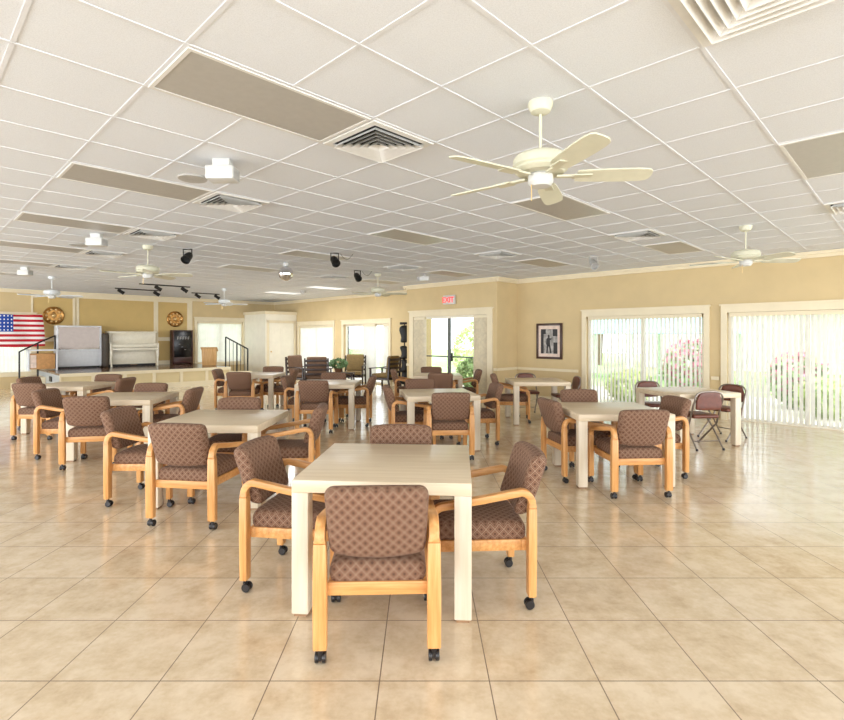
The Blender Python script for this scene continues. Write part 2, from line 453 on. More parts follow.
def blinds(axis, const, a, b, z0, z1, ang, label, spacing=.1, width=.089, name='vertical_blind', mat='slat', depth=.02, rail=True):
    # a, b in metres-scaled u/v units; ang: slat turn from closed
    root = thing(name, label, 'blind', (uv(const, (a+b)/2) if axis == 'u' else uv((a+b)/2, const)), 0, None)
    base = root.location.copy(); m = MB()
    s2 = math.sqrt(2)
    dirv = (uv(0, 1)-uv(0, 0)).normalized() if axis == 'u' else (uv(1, 0)-uv(0, 0)).normalized()
    nor = (uv(-1, 0)).normalized() if axis == 'u' else (uv(0, -1)).normalized()
    L = (b-a)/s2; n = int(L/spacing); step = L/n
    for k in range(n):
        c_ = dirv*(-L/2+step*(k+.5)); tt = R(ang+random.uniform(-5, 5))
        e = (dirv*math.cos(tt)+nor*math.sin(tt))*width/2; th = (nor*math.cos(tt)-dirv*math.sin(tt))*.0008
        th2 = (nor*math.cos(tt)-dirv*math.sin(tt))*.008
        bb = len(m.v); pr = [c_-e, c_-e*.4+th2, c_+e*.4+th2, c_+e]
        for z in (z0, z1):
            for p_ in pr: m.v.append((p_.x, p_.y, z))
        for i in range(3): m.f.append((bb+i, bb+i+1, bb+5+i, bb+4+i))
    m.build('slats', mat, root)
    if rail:
        r_ = MB(); h = dirv*L/2; t_ = nor*.04
        r_.prism([(-h-t_).to_2d(), (h-t_).to_2d(), (h+t_).to_2d(), (-h+t_).to_2d()], z1-.01, z1+.06); r_.build('headrail', 'trim_cream', root, smooth=False)
    return root
blinds('u', UW+.03, WIN1[0]+.06, WIN1[1]-.06, .03, 1.955, -33, 'half-open white vertical blinds in the sliding-door window right of the framed picture', .08, .073)
blinds('u', UW+.03, WIN2[0]+.06, WIN2[1]-.06, .03, 1.955, -30, 'half-open white vertical blinds in the rightmost sliding-door window', .08, .073)
blinds('u', UW+.03, WINA[0]+.06, WINA[1]-.06, .04, 1.93, 8, 'closed white vertical blinds beside the white closet, behind dark lounge chairs', .084)
blinds('u', UW+.03, WINB[0]+.06, WINB[0]+.4, .04, 1.93, 60, 'white vertical blinds bunched at the right end of the far open window', .06)
blinds('u', UW+.03, WINB[0]+1.0, WINB[0]+1.9, .04, 1.93, 60, 'white vertical blinds bunched in the middle of the far open window', .06)
blinds('v', VS+.03, WST[0]+.05, WST[1]-.05, .6, 2.09, 18, 'white vertical blinds behind the lectern on the stage', .086)
blinds('v', VS+.03, WFL[0]+.05, WFL[1]-.05, .5, 2.09, 14, 'white vertical blinds below the flag at the left edge', .086)
# glazed double door in the projecting wall
dr = struct(thing('door_1', '', 'door')); del dr['label']; del dr['category']
p, q, z0, z1 = DOORB
m = MB()
for a, b in ((p-.22, p), (q, q+.22)): m.uvbox(UB-.06, UB, a, b, 0, z1+.14)
m.uvbox(UB-.06, UB, p, q, z1, z1+.14); m.uvbox(UB-.1, UB, p-.26, q+.26, z1+.14, z1+.175)
m.build('casing', 'trim_cream', dr, smooth=False)
m = MB()
for a, b in ((p, p+.1), (q-.1, q)): m.uvbox(UB+.06, UB+.16, a, b, 0, z1)
m.uvbox(UB+.06, UB+.16, p+.1, q-.1, z1-.06, z1); m.uvbox(UB+.06, UB+.16, p+.1, q-.1, 0, .08)
mid = 12.95
m.build('frame', 'trim_white', dr, smooth=False)
m = MB(); m.uvbox(UB+.07, UB+.15, mid-.05, mid+.06, .08, z1-.06); m.build('meeting_stile', 'door_frame_dark', dr, smooth=False)
m = MB(); m.uvbox(UB+.09, UB+.13, p+.1, q-.1, 1.02, 1.055); m.build('push_bar', 'door_frame_dark', dr, smooth=False)
m = MB(); m.uvbox(UB+.105, UB+.115, p+.05, q-.05, .04, z1-.03); m.build('pane', 'glass', dr, smooth=False)
m = MB(); m.uvbox(UB+.0, UB+.06, mid-.22, mid-.16, .92, 1.14); m.uvbox(UB-.03, UB+.02, mid-.3, mid-.16, 1.02, 1.045); m.build('handle', 'black_metal', dr, smooth=False)
blinds('u', UB+.02, q-.62, q-.02, .03, 2.05, 62, 'beige vertical blinds bunched left of the glazed door under the exit sign', .035, mat='drape_beige')
blinds('u', UB+.02, p+.02, p+.62, .03, 2.05, 62, 'beige vertical blinds bunched right of the glazed door under the exit sign', .035, mat='drape_beige')

# ------------------------------------------------------------------ ceiling: light panels and air diffusers
def light_panel(label, lit=False):
    r_ = thing('ceiling_light', label, 'ceiling light', (0, 0, CEIL), GA, 'recessed light panels')
    m = MB(); L, W = 2*TL, TL
    for x0, x1, y0, y1 in ((.012, L-.012, .012, .035), (.012, L-.012, W-.035, W-.012), (.012, .035, .035, W-.035), (L-.035, L-.012, .035, W-.035)): m.box(x0, x1, y0, y1, -.012, .002)
    m.build('frame', 'vent_white', r_, smooth=False)
    MB().box(.033, L-.033, .033, W-.033, -.009, .002).build('diffuser', 'lamp_lit' if lit else 'panel_off', r_, smooth=False)
    return r_
names = {
 (-2, 2): 'large grey light panel, nearest one on the left half of the ceiling',
 (-2, 6): 'grey light panel left of the white disc box, second nearest in its row',
 (-2, 10): 'grey light panel, third from the nearest in the left row',
 (-2, 14): 'grey light panel, fourth from the nearest in the left row',
 (-2, 18): 'grey light panel, fifth from the nearest in the left row',
 (-2, 22): 'grey light panel, farthest visible in the left row near the stage wall',
 (4, -2): 'grey light panel cut by the right edge of the picture',
 (4, 2): 'grey light panel just behind the big cream ceiling fan',
 (4, 6): 'grey light panel in the middle of the ceiling, left of the big fan',
 (4, 10): 'grey light panel next to the black spotlight nearer the camera in mid ceiling',
 (4, 14): 'grey light panel beside the mirror ball',
 (10, 2): 'grey light panel left of the right-hand fan, close to the right wall',
 (10, 6): 'grey light panel left of the grey ceiling spotlight by the right wall',
 (10, 10): 'grey light panel above the exit sign',
 (10, 14): 'grey light panel over the corner with the tall dark rack',
 (10, 18): 'shining white light panel, nearer of the two lit ones by the far windows',
 (10, 22): 'shining white light panel, farther of the two lit ones above the closet'}
lp = light_panel(names[(-2, 2)]); lpl = None
for k, (i, j) in enumerate(names):
    if k == 0: o = lp
    elif j in (18, 22) and i == 10:
        if lpl is None: o = lpl = light_panel(names[(i, j)], True)
        else: o = copy_tree(lpl)
    else: o = copy_tree(lp)
    o.location = cell(i, j); o['label'] = names[(i, j)]
for (i, j) in ((10, 18), (10, 22)):
    q_ = cell(i+1, j+.5, CEIL-.02); lo = area('panel_light', q_, q_-Vector((0, 0, 1)), 1.1, .5, 45, (.95, .98, 1)); lo.rotation_euler = (0, 0, GA)
def diffuser(label, mat_vane='vent_white'):
    r_ = thing('air_diffuser', label, 'air vent', (0, 0, CEIL), GA, 'square ceiling air diffusers')
    W = TL; m = MB()
    for x0, x1, y0, y1 in ((.012, W-.012, .012, .06), (.012, W-.012, W-.06, W-.012), (.012, .06, .06, W-.06), (W-.06, W-.012, .06, W-.06)): m.box(x0, x1, y0, y1, -.014, .002)
    m.build('frame', 'vent_white', r_, smooth=False)
    MB().box(.05, W-.05, .05, W-.05, -.003, .001).build('backing', 'vent_dark', r_, smooth=False)
    m = MB(); c_ = W/2
    for k in range(5):
        so = .24-k*.045; si = so-.032; zo, zi = -.040, -.008
        O = [(c_-so, c_-so), (c_+so, c_-so), (c_+so, c_+so), (c_-so, c_+so)]; I = [(c_-si, c_-si), (c_+si, c_-si), (c_+si, c_+si), (c_-si, c_+si)]
        for a in range(4):
            b = (a+1) % 4
            m.quad((*O[a], zo), (*O[b], zo), (*I[b], zi), (*I[a], zi)); m.quad((*O[a], zo+.003), (*O[b], zo+.003), (*I[b], zi+.003), (*I[a], zi+.003))
    m.build('louvers', mat_vane, r_, smooth=False)
    return r_
dn = {(0, 2): 'square louvered air diffuser beside the largest grey light panel',
      (0, 6): 'square louvered air diffuser below the white box with a disc',
      (0, 10): 'square louvered air diffuser, third from the camera in the left row',
      (0, 14): 'square louvered air diffuser, fourth from the camera in the left row',
      (0, 18): 'square louvered air diffuser, farthest in the left row towards the stage',
      (0, -2): 'big square louvered air diffuser cut by the top right of the picture',
      (8, -2): 'square air diffuser cut by the right edge beyond the right-hand fan',
      (8, 2): 'square air diffuser between the two right-hand fans',
      (8, 6): 'square air diffuser on the mid ceiling left of the big fan panel',
      (8, 10): 'square air diffuser behind the black spotlights in mid ceiling',
      (8, 14): 'small far air diffuser beside the black spotlights and cable loop'}
dif = diffuser(dn[(0, 2)])
for k, (i, j) in enumerate(dn):
    o = dif if k == 0 else copy_tree(dif)
    o.location = cell(i, j); o['label'] = dn[(i, j)]

# ------------------------------------------------------------------ ceiling fans
def fan(label, mat):
    r_ = thing('ceiling_fan', label, 'ceiling fan', (0, 0, CEIL), 0, 'ceiling fans')
    MB().lathe([(.012, 0), (.075, 0), (.078, -.02), (.06, -.06), (.03, -.075), (.012, -.075)]).build('canopy', mat, r_)
    MB().lathe([(.009, -.07), (.009, -.33)], 12).build('downrod', mat, r_)
    MB().lathe([(.02, -.315), (.09, -.32), (.15, -.335), (.17, -.36), (.172, -.40), (.16, -.41), (.165, -.425), (.14, -.445), (.02, -.445)], 32).build('motor', mat, r_)
    MB().lathe([(.06, -.44), (.075, -.455), (.078, -.50), (.06, -.525), (.01, -.53)], 24).build('switch_housing', 'plastic_white', r_)
    MB().tube([(-.06, -.03, -.52), (-.06, -.03, -.62)], .0035, 6).build('pull_chain', 'brass_light', r_)
    for k in range(5):
        T = Matrix.Rotation(2*PI*k/5, 4, 'Z')
        b = MB(); P = []; N = 10; tilt = R(-14)
        prof = [(.22, .055), (.26, .062), (.35, .066), (.5, .07), (.6, .068), (.65, .06), (.67, .04), (.675, .0)]
        top = [(x, y) for x, y in prof]; poly = top+[(x, -y) for x, y in reversed(prof[:-1])]
        poly = list(reversed(poly)); nb = len(b.v); n = len(poly)
        for zz in (-.004, .004):
            for x, y in poly: b.v.append(tuple(T @ Vector((x, y*math.cos(tilt), -.462+y*math.sin(tilt)+zz))))
        b.f.append(tuple(range(n-1, -1, -1))); b.f.append(tuple(range(n, 2*n)))
        for i in range(n): j = (i+1) % n; b.f.append((i, j, n+j, n+i))
        bl = b.build('blade', mat, r_, smooth=False)
        ir = MB(); ir.box(.1, .3, -.018, .018, -.47, -.458, T); ir.box(.2, .31, -.04, .04, -.47, -.462, T); ir.build('blade_iron', mat, bl, smooth=False)
    return r_
FANS = [(.74, 3.21, -4, 'cream', 'large cream ceiling fan nearest the camera, right of centre'),
        (4.27, 6.78, -4, 'cream', 'cream ceiling fan on the right in front of the window wall'),
        (-4.39, 8.23, 10, 'cream', 'cream ceiling fan left of centre on a long white rod'),
        (-1.02, 11.9, 0, 'cream', 'small far cream ceiling fan near the projecting door wall'),
        (-9.0, 12.5, 12, 'white', 'white ceiling fan above the flag at far left'),
        (-6.0, 15.6, 20, 'white', 'far white ceiling fan beyond the stage spotlights')]
f1 = fan('', 'fan_cream'); f2 = None
for k, (x, y, a, c_, lab) in enumerate(FANS):
    if c_ == 'white':
        if f2 is None: o = f2 = fan('', 'fan_white')
        else: o = copy_tree(f2)
    else: o = f1 if k == 0 else copy_tree(f1)
    o.location = (x, y, CEIL); o.rotation_euler.z = R(a); o['label'] = lab

# white boxes with disc
def ceiling_box(label):
    r_ = thing('ceiling_air_cleaner', label, 'ceiling unit', (0, 0, CEIL), 0, 'white ceiling boxes with a disc')
    MB().box(-.115, .115, -.08, .08, -.175, -.065).build('body', 'plastic_white', r_, .012)
    m = MB(); m.box(-.07, .07, -.04, .04, -.066, 0); m.build('mount', 'plastic_white', r_, .004)
    m = MB(); m.lathe([(.005, -.14), (.11, -.142), (.116, -.15), (.11, -.158), (.005, -.158)], 28, Matrix.Translation((-.235, -.03, -.012))); m.box(-.2, -.11, -.05, -.01, -.155, -.143); m.build('disc', 'plastic_grey', r_)
    m = MB()
    for k in range(6): m.box(.115, .12, -.07+.024*k, -.058+.024*k, -.165, -.08)
    m.build('grille', 'plastic_grey', r_, smooth=False)
    return r_
cb = ceiling_box('white ceiling box with a round grey disc, nearest one beside a grey light panel'); cb.location = (-1.65, 4.25, CEIL)
o = copy_tree(cb); o.location = (-4.62, 7.3, CEIL); o['label'] = 'white ceiling box with a disc, second from the camera on the left'
o = copy_tree(cb); o.location = (-8.3, 10.75, CEIL); o['label'] = 'white ceiling box with a disc, farthest one by the left edge'

# spotlights
def spot(label, mat='black_lamp', rz=0):
    r_ = thing('spotlight', label, 'spotlight', (0, 0, CEIL), rz, 'ceiling spotlights')
    m = MB(); m.box(-.075, .075, -.02, .02, -.012, 0); m.box(-.075, -.065, -.012, .012, -.13, -.01); m.box(.065, .075, -.012, .012, -.13, -.01); m.build('bracket', mat, r_, smooth=False)
    T = Matrix.Translation((0, 0, -.14)) @ Matrix.Rotation(R(125), 4, 'X')
    m = MB().lathe([(.02, -.11), (.05, -.1), (.065, -.05), (.07, .06), (.075, .1), (.062, .1), (.055, .06), (.02, .05)], 20, T); m.build('can', mat, r_)
    return r_
s0 = spot('single black spotlight on two short legs, left of the mirror ball'); s0.location = (-3.9, 8.55, CEIL)
s1 = copy_tree(s0); s1.location = (-1.52, 8.95, CEIL); s1.rotation_euler.z = .5; s1['label'] = 'black spotlight with a cable, nearer one of the pair in mid ceiling'
s2 = copy_tree(s0); s2.location = (-1.42, 11.3, CEIL); s2.rotation_euler.z = .5; s2['label'] = 'black spotlight with a cable, farther one of the pair in mid ceiling'
s3 = spot('round grey spotlight on the ceiling by the right wall', 'plastic_grey'); s3.location = (3.1, 9.3, CEIL)
for (x, y, lab) in ((-1.52, 8.95, 'thin cable looping from the nearer black mid-ceiling spotlight'), (-1.42, 11.3, 'thin cable looping from the farther black mid-ceiling spotlight')):
    pts = [(x+.1+.22*s_, y, CEIL-.015-.1*math.sin(PI*s_)) for s_ in [k/10 for k in range(11)]]
    tag(MB().tube(pts, .004, 6).build('cable', 'black_metal'), lab, 'cable')
# mirror ball
mb = thing('mirror_ball', 'small silvery mirror ball hanging from the ceiling', 'mirror ball', (-2.7, 10.2, CEIL))
MB().lathe([(.05, 0), (.06, -.01), (.06, -.06), (.01, -.065), (.008, -.09)], 16).build('motor', 'plastic_white', mb)
prof = [(.003, -.35)]+[(.145*math.sin(PI*k/14), -.205-.145*math.cos(PI*k/14)) for k in range(1, 14)]+[(.003, -.06)]
MB().lathe(prof, 26).build('ball', 'crystal', mb, smooth=False)
# dome camera and small box
tag(MB().lathe([(.01, -.11), (.06, -.1), (.09, -.06), (.1, -.02), (.1, 0), (.01, 0)], 20).build('ceiling_dome', 'plastic_grey', loc=(-3.75, 16.2, CEIL)), 'small grey dome on the ceiling near the lit panels', 'ceiling dome')
m = thing('ceiling_projector', 'small white ceiling fixture near the projecting wall corner', 'projector', (.06, 12.0, CEIL))
MB().box(-.12, .1, -.1, .1, -.16, -.06).build('body', 'plastic_white', m, .01); MB().lathe([(.02, -.07), (.02, 0)], 10).build('mount', 'plastic_white', m)
MB().lathe([(.01, 0), (.045, 0), (.045, .05), (.01, .05)], 16, Matrix.Translation((-.12, 0, -.11)) @ Matrix.Rotation(-PI/2, 4, 'Y')).build('lens', 'plastic_grey', m)
# stage track lights along the u direction
def track(u0, u1, v, heads, label):
    L = (u1-u0)/math.sqrt(2); r_ = thing('track_light', label, 'track light', uv((u0+u1)/2, v, CEIL), U_ANG, 'track lights over the stage')
    MB().box(-L/2, L/2, -.018, .018, -.03, 0).build('track', 'black_metal', r_, smooth=False)
    for h in heads:
        T = Matrix.Translation((h*L/2, 0, -.1)) @ Matrix.Rotation(R(120), 4, 'Y')
        hd = MB().lathe([(.02, -.09), (.045, -.08), (.05, .07), (.058, .1), (.048, .1), (.02, .06)], 14, T).build('lamp_head', 'black_metal', r_)
        MB().tube([(h*L/2, 0, -.02), (h*L/2, 0, -.1)], .012, 8).build('stem', 'black_metal', hd)
    return r_
track(6.15, 7.85, 24.4, (-.75, .9), 'long track light nearest the stage wall, left one')
track(6.3, 8.2, 21.7, (-.3, .75), 'track light with lamp heads right of and nearer than the other stage track')
track(9.3, 10.6, 24.4, (-.6, .8), 'track light at the right end of the stage ceiling')

# ------------------------------------------------------------------ stage
HS = .57; VF = 23.5
st = thing('stage', 'low platform stage with tan front panels and shiny brown deck', 'stage', uv(8, 25.7))
so = st.location
def sb(m, *a):                                   # uvbox relative to the stage origin
    p_ = len(m.v); m.uvbox(*a); m.v[p_:] = [(x-so.x, y-so.y, z) for x, y, z in m.v[p_:]]; return m
UL, UR = 4.06, 10.75
sb(MB(), UL, UR, VF, VS-.01, HS-.05, HS).build('deck', 'stage_floor', st, smooth=False)
m = sb(MB(), UL+.05, UR-.02, VF+.04, VF+.1, 0, HS-.05); m.build('front_panel', 'stage_front', st, smooth=False)
m = MB(); sb(m, UL, UR, VF-.02, VF+.03, HS-.09, HS); sb(m, UL, UR, VF-.02, VF+.04, 0, .16)
n = 6
for k in range(n+1):
    c_ = UL+(UR-UL)*k/n; sb(m, max(UL, c_-.06), min(UR, c_+.06), VF-.01, VF+.04, .16, HS-.09)
m.build('front_trim', 'trim_cream', st, smooth=False)
m = MB()
for k in range(n):
    c0 = UL+(UR-UL)*k/n; c1 = UL+(UR-UL)*(k+1)/n; 
m = sb(MB(), UL, UL+.05, VF, VS-.02, 0, HS-.05); m.build('side_panel', 'stage_side', st, smooth=False)
m = MB(); sb(m, UL-.04, UL, 24.9, 25.3, .3, .44); m.build('outlet_box', 'black_metal', st, smooth=False)
m = MB()                                          # right-hand steps behind a cheek board
sb(m, UR, UR+.5, VF+.1, VF+1.6, 0, .38); sb(m, UR+.5, UR+1.0, VF+.1, VF+1.6, 0, .19); m.build('steps', 'trim_cream', st, smooth=False)
m = MB(); sb(m, UR, UR+1.05, VF, VF+.1, 0, .40); m.build('step_cheek', 'trim_cream', st, smooth=False)
m = MB(); sb(m, UL-.5, UL-.01, 26.2, 27.6, 0, .38); sb(m, UL-1.0, UL-.5, 26.2, 27.6, 0, .19); m.build('steps', 'trim_cream', st, smooth=False)
# stage wall panels and trim boards
def board(u0, u1, z0, z1, d0, d1, m): return m.uvbox(u0, u1, VS-d1, VS-d0, z0, z1)
def U_at(px): k = (px-422)/514; return VS*(1+k)/(1-k)
pn = [(U_at(33), U_at(72.6)), (U_at(79), U_at(153.6)), (U_at(158), U_at(187))]
m = MB()
for a, b in pn: board(a, b, HS, CEIL-.17, 0, .012, m)
struct(m.build('trim_4', 'stage_panel', smooth=False))
m = MB(); ed = [U_at(31), pn[0][0]], [pn[0][1], pn[0][1]+.1], [pn[1][0]-.1, pn[1][0]], [pn[1][1], pn[1][1]+.1], [pn[2][0]-.1, pn[2][0]], [pn[2][1], pn[2][1]+.26]
for a, b in ed: board(a, b, HS, CEIL-.1, 0, .035, m)
board(ed[0][0], ed[-1][1], CEIL-.2, CEIL-.1, 0, .045, m); board(ed[0][0], ed[-1][1], HS, HS+.14, 0, .03, m)
board(pn[2][0], pn[2][1], 1.42, 1.55, 0, .03, m); board(pn[0][0], pn[0][1], 1.42, 1.55, 0, .03, m)
struct(m.build('trim_5', 'trim_cream', smooth=False))

# round brass medallions
def medallion(u, z, r, label):
    rz = U_ANG
    r_ = thing('wall_medallion', label, 'wall ornament', uv(u, VS-.02, z), rz, 'round brass wall ornaments')
    T = Matrix.Rotation(PI/2, 4, 'X')
    MB().lathe([(.01, .0), (r, 0), (r, .03), (r*.9, .05), (r*.8, .03), (r*.55, .02), (r*.3, .025), (r*.01, .03)], 32, T).build('plate', 'brass', r_)
    m = MB()
    for k in range(10):
        a = 2*PI*k/10; m.lathe([(.01, .02), (r*.12, .025), (r*.09, .055), (.01, .06)], 10, T @ Matrix.Translation((r*.68*math.cos(a), r*.68*math.sin(a), 0)))
    m.lathe([(.01, .02), (r*.24, .03), (r*.16, .07), (.01, .08)], 14, T); m.build('bosses', 'brass_light', r_)
    return r_
medallion(U_at(53.5), 2.24, .285, 'round brass ornament on the stage wall, left one above the white cabinet')
medallion(U_at(174.8), 2.22, .29, 'round brass ornament on the stage wall, right one above the black board')

# things on the stage (local frame: x along u, y towards the wall)
def on_stage(name, label, cat, u, v): return thing(name, label, cat, uv(u, v, HS), U_ANG)
def U_v(px, v): k = (px-422)/514; return v*(1+k)/(1-k)
# white cabinet with mirrored upper panel
V_ = 27.2; ua, ub = U_v(56.5, V_), U_v(101.5, V_); wd = (ub-ua)/math.sqrt(2)
cbt = on_stage('mirrored_cabinet', 'white cabinet with a mirrored upper panel at the left of the stage', 'cabinet', (ua+ub)/2, V_)
m = MB(); H = 1.35; d = .42
m.box(-wd/2, wd/2, .03, d, .06, H); m.build('body', 'cabinet_white', cbt, .006)
m = MB()
for a in (-wd/2, wd/2-.05): m.box(a, a+.05, -.01, .03, .06, H)
m.box(-wd/2+.05, wd/2-.05, -.01, .03, H-.04, H); m.box(-wd/2+.05, wd/2-.05, -.01, .03, .56, .6); m.build('front_frame', 'cabinet_white', cbt, .004)
MB().box(-wd/2+.05, wd/2-.05, .012, .03, .6, H-.04).build('mirror_panel', 'mirror', cbt, smooth=False)
MB().box(-wd/2+.05, wd/2-.05, .0, .03, .1, .56).build('lower_panel', 'cabinet_white', cbt, .01)
MB().box(-wd/2+.04, wd/2-.04, .05, d-.02, 0, .06).build('plinth', 'black_metal', cbt, smooth=False)
# dark narrow case
dk = on_stage('covered_case', 'dark narrow rounded case between the white cabinet and the white piano', 'case', U_v(105, 27.2), 27.2)
MB().pillow(.09, .2, .56, .08).build('body', 'case_dark', dk); dk.location.z = HS+.56
# piano
ua, ub = U_v(108.5, V_), U_v(157, V_); wd = (ub-ua)/math.sqrt(2)
pi_ = on_stage('upright_piano', 'white upright piano on the stage', 'piano', (ua+ub)/2, V_)
MB().box(-wd/2+.03, wd/2-.03, .05, .42, .08, 1.13).build('case', 'piano_white', pi_, .008)
MB().box(-wd/2, wd/2, .0, .45, 1.13, 1.18).build('lid', 'piano_white', pi_, .012)
for a in (-wd/2, wd/2-.05): MB().box(a, a+.05, -.22, .42, .52, .78).build('key_cheek', 'piano_white', pi_, .012)
MB().box(-wd/2+.05, wd/2-.05, -.2, .05, .55, .62).build('keybed', 'piano_white', pi_, .006)
MB().box(-wd/2+.05, wd/2-.05, -.18, .06, .63, .76).build('fallboard', 'piano_white', pi_, .03)
MB().box(-wd/2+.12, wd/2-.12, .03, .05, .8, 1.08).build('music_desk', 'piano_white', pi_, .006)
MB().box(-wd/2+.1, wd/2-.1, .04, .052, .14, .5).build('lower_panel', 'piano_white', pi_, .005)
for s_ in (-1, 1):
    pts = [(s_*(wd/2-.04), -.18, .53), (s_*(wd/2-.04), -.2, .4), (s_*(wd/2-.03), -.15, .25), (s_*(wd/2-.04), -.17, .1), (s_*(wd/2-.04), -.2, 0)]
    MB().tube(pts, [.045, .045, .032, .026, .035], 10).build('leg', 'piano_white', pi_)
MB().box(-wd/2+.02, wd/2-.02, .08, .42, 0, .08).build('plinth', 'black_metal', pi_, smooth=False)
for k in (-1, 0, 1): MB().box(k*.07-.018, k*.07+.018, -.06, .06, .05, .065).build('pedal', 'brass', pi_, .004)
# black board
ua, ub = U_v(173, 27.5), U_v(193, 27.5); wd = (ub-ua)/math.sqrt(2)
bd = on_stage('display_board', 'tall black board with faint white writing and dark red frame on the stage', 'board', (ua+ub)/2, 27.5)
MB().box(-wd/2+.04, wd/2-.04, .02, .3, .25, 1.2).build('panel', 'board_black', bd, .004)
m = MB()
for a in (-wd/2, wd/2-.04): m.box(a, a+.04, 0, .32, 0, 1.24)
m.box(-wd/2+.04, wd/2-.04, 0, .32, 1.2, 1.24); m.build('frame', 'board_frame', bd, .006)
MB().box(-wd/2+.04, wd/2-.04, .0, .32, .02, .25).build('base', 'board_frame', bd, .006)
m = MB(); xx = -wd/2+.16
for k in range(5):
    w_ = .05+.015*(k % 2); m.box(xx, xx+.012, .012, .02, .9, 1.0); m.box(xx+.012, xx+w_, .012, .02, .985, 1.0); m.box(xx+.012, xx+w_-.01, .012, .02, .94, .955); xx += w_+.035
for k in range(3): m.box(-.15+.1*k, -.09+.1*k, .012, .02, .72-.1*k, .735-.1*k)
m.build('writing', 'chalk', bd, smooth=False)
# lectern
lc = on_stage('lectern', 'tan wooden lectern in front of the stage window', 'lectern', U_v(209.5, 25.6), 25.6); lc.rotation_euler.z = U_ANG-R(28)
m = MB(); m.v += [(-.22, -.2, 0), (.22, -.2, 0), (.22, .2, 0), (-.22, .2, 0), (-.24, -.22, .6), (.24, -.22, .6), (.24, .22, .48), (-.24, .22, .48)]
m.f += [(0, 3, 2, 1), (4, 5, 6, 7), (0, 1, 5, 4), (1, 2, 6, 5), (2, 3, 7, 6), (3, 0, 4, 7)]; m.build('body', 'lectern_wood', lc, .008)
m = MB(); m.v += [(-.27, -.25, .61), (.27, -.25, .61), (.27, .25, .475), (-.27, .25, .475), (-.27, -.25, .64), (.27, -.25, .64), (.27, .25, .505), (-.27, .25, .505)]
m.f += [(0, 3, 2, 1), (4, 5, 6, 7), (0, 1, 5, 4), (1, 2, 6, 5), (2, 3, 7, 6), (3, 0, 4, 7)]; m.build('slanted_top', 'lectern_wood', lc, .006)
# crate shelf at the left end
cr = on_stage('crate', 'wooden box on a low shelf behind the left handrail', 'crate', U_v(42, 26.6), 26.6)
MB().box(-.3, .3, -.15, .2, .04, .5).build('body', 'crate_wood', cr, .01)
m = MB()
for a in (-.36, .32): m.box(a, a+.04, -.17, .22, 0, .62)
m.box(-.36, .36, -.17, .22, .58, .62); m.build('shelf', 'cabinet_white', cr, smooth=False)
MB().box(-.3, -.16, -.17, -.15, .08, .46).build('white_patch', 'paper_mat', cr, smooth=False)
# handrails
def rail(name, label, pts_, posts, r=.02):
    r_ = thing(name, label, 'handrail', pts_[0]); b = Vector(pts_[0])
    MB().tube([Vector(p_)-b for p_ in pts_], r, 8).build('top_rail', 'black_metal', r_)
    for (p_, zt) in posts:
        q_ = Vector(p_)-b; MB().tube([q_, (q_.x, q_.y, zt-b.z)], r, 8).build('post', 'black_metal', r_)
    return r_
a_, b_ = uv(10.6, VF+.2), uv(11.7, VF+.2); md = (a_+b_)/2
r_ = rail('stage_handrail', 'black metal handrail at the right-hand stage steps', [(a_.x, a_.y, 1.56), (b_.x, b_.y, 1.15)], [((a_.x, a_.y, HS), 1.56), ((md.x, md.y, .38), 1.36), ((b_.x, b_.y, .0), 1.15)], .024)
m = MB(); bz = Vector((a_.x, a_.y, 1.56))
for k in range(1, 6):
    p_ = a_.lerp(b_, k/6); zt = 1.56-.41*k/6; m.tube([(p_.x-bz.x, p_.y-bz.y, zt-bz.z), (p_.x-bz.x, p_.y-bz.y, (HS if k < 1 else .42)-bz.z)], .009, 6)
m.build('balusters', 'black_metal', r_)
a_, b_ = uv(3.95, 26.0), uv(2.9, 26.6)
a_ = Vector((-11.35, 15.9, 0)); b_ = Vector((-11.65, 14.87, 0)); md = (a_+b_)/2
rail('stage_handrail', 'black metal handrail sloping up in front of the flag', [(a_.x, a_.y, 1.6), (md.x, md.y, 1.38), (b_.x, b_.y, 1.13)], [((a_.x, a_.y, HS), 1.6), ((md.x, md.y, .19), 1.38), ((b_.x, b_.y, 0), 1.13)], .022)
# flag
fl = thing('flag', 'red, white and blue striped flag with stars spread out by the left window', 'flag', uv(U_v(-9, 27.5), 27.5, 1.27), U_ANG)
m = MB(); NX, NZ = 40, 14
for side in (0, 1):
    for i in range(NX+1):
        for j in range(NZ+1):
            x = FLW*i/NX; z = FLH*j/NZ; s_ = 1-(.05*(j/NZ)**2)*(i/NX)
            m.v.append((x*s_, .035*math.sin(x*9+z*1.5)*(x/FLW)+side*.004, z-.03*math.sin(x*3)*(x/FLW)))
K = (NX+1)*(NZ+1)
for i in range(NX):
    for j in range(NZ):
        a = i*(NZ+1)+j; m.f.append((a, a+NZ+1, a+NZ+2, a+1)); m.f.append((K+a+1, K+a+NZ+2, K+a+NZ+1, K+a))
for i in range(NX):
    for j in (0, NZ): a = i*(NZ+1)+j; m.f.append((a, a+NZ+1, K+a+NZ+1, K+a))
m.build('cloth', 'flag', fl)
MB().tube([(0, .01, -.55-.7), (0, .01, FLH+.12)], .014, 8).build('pole', 'brass', fl)
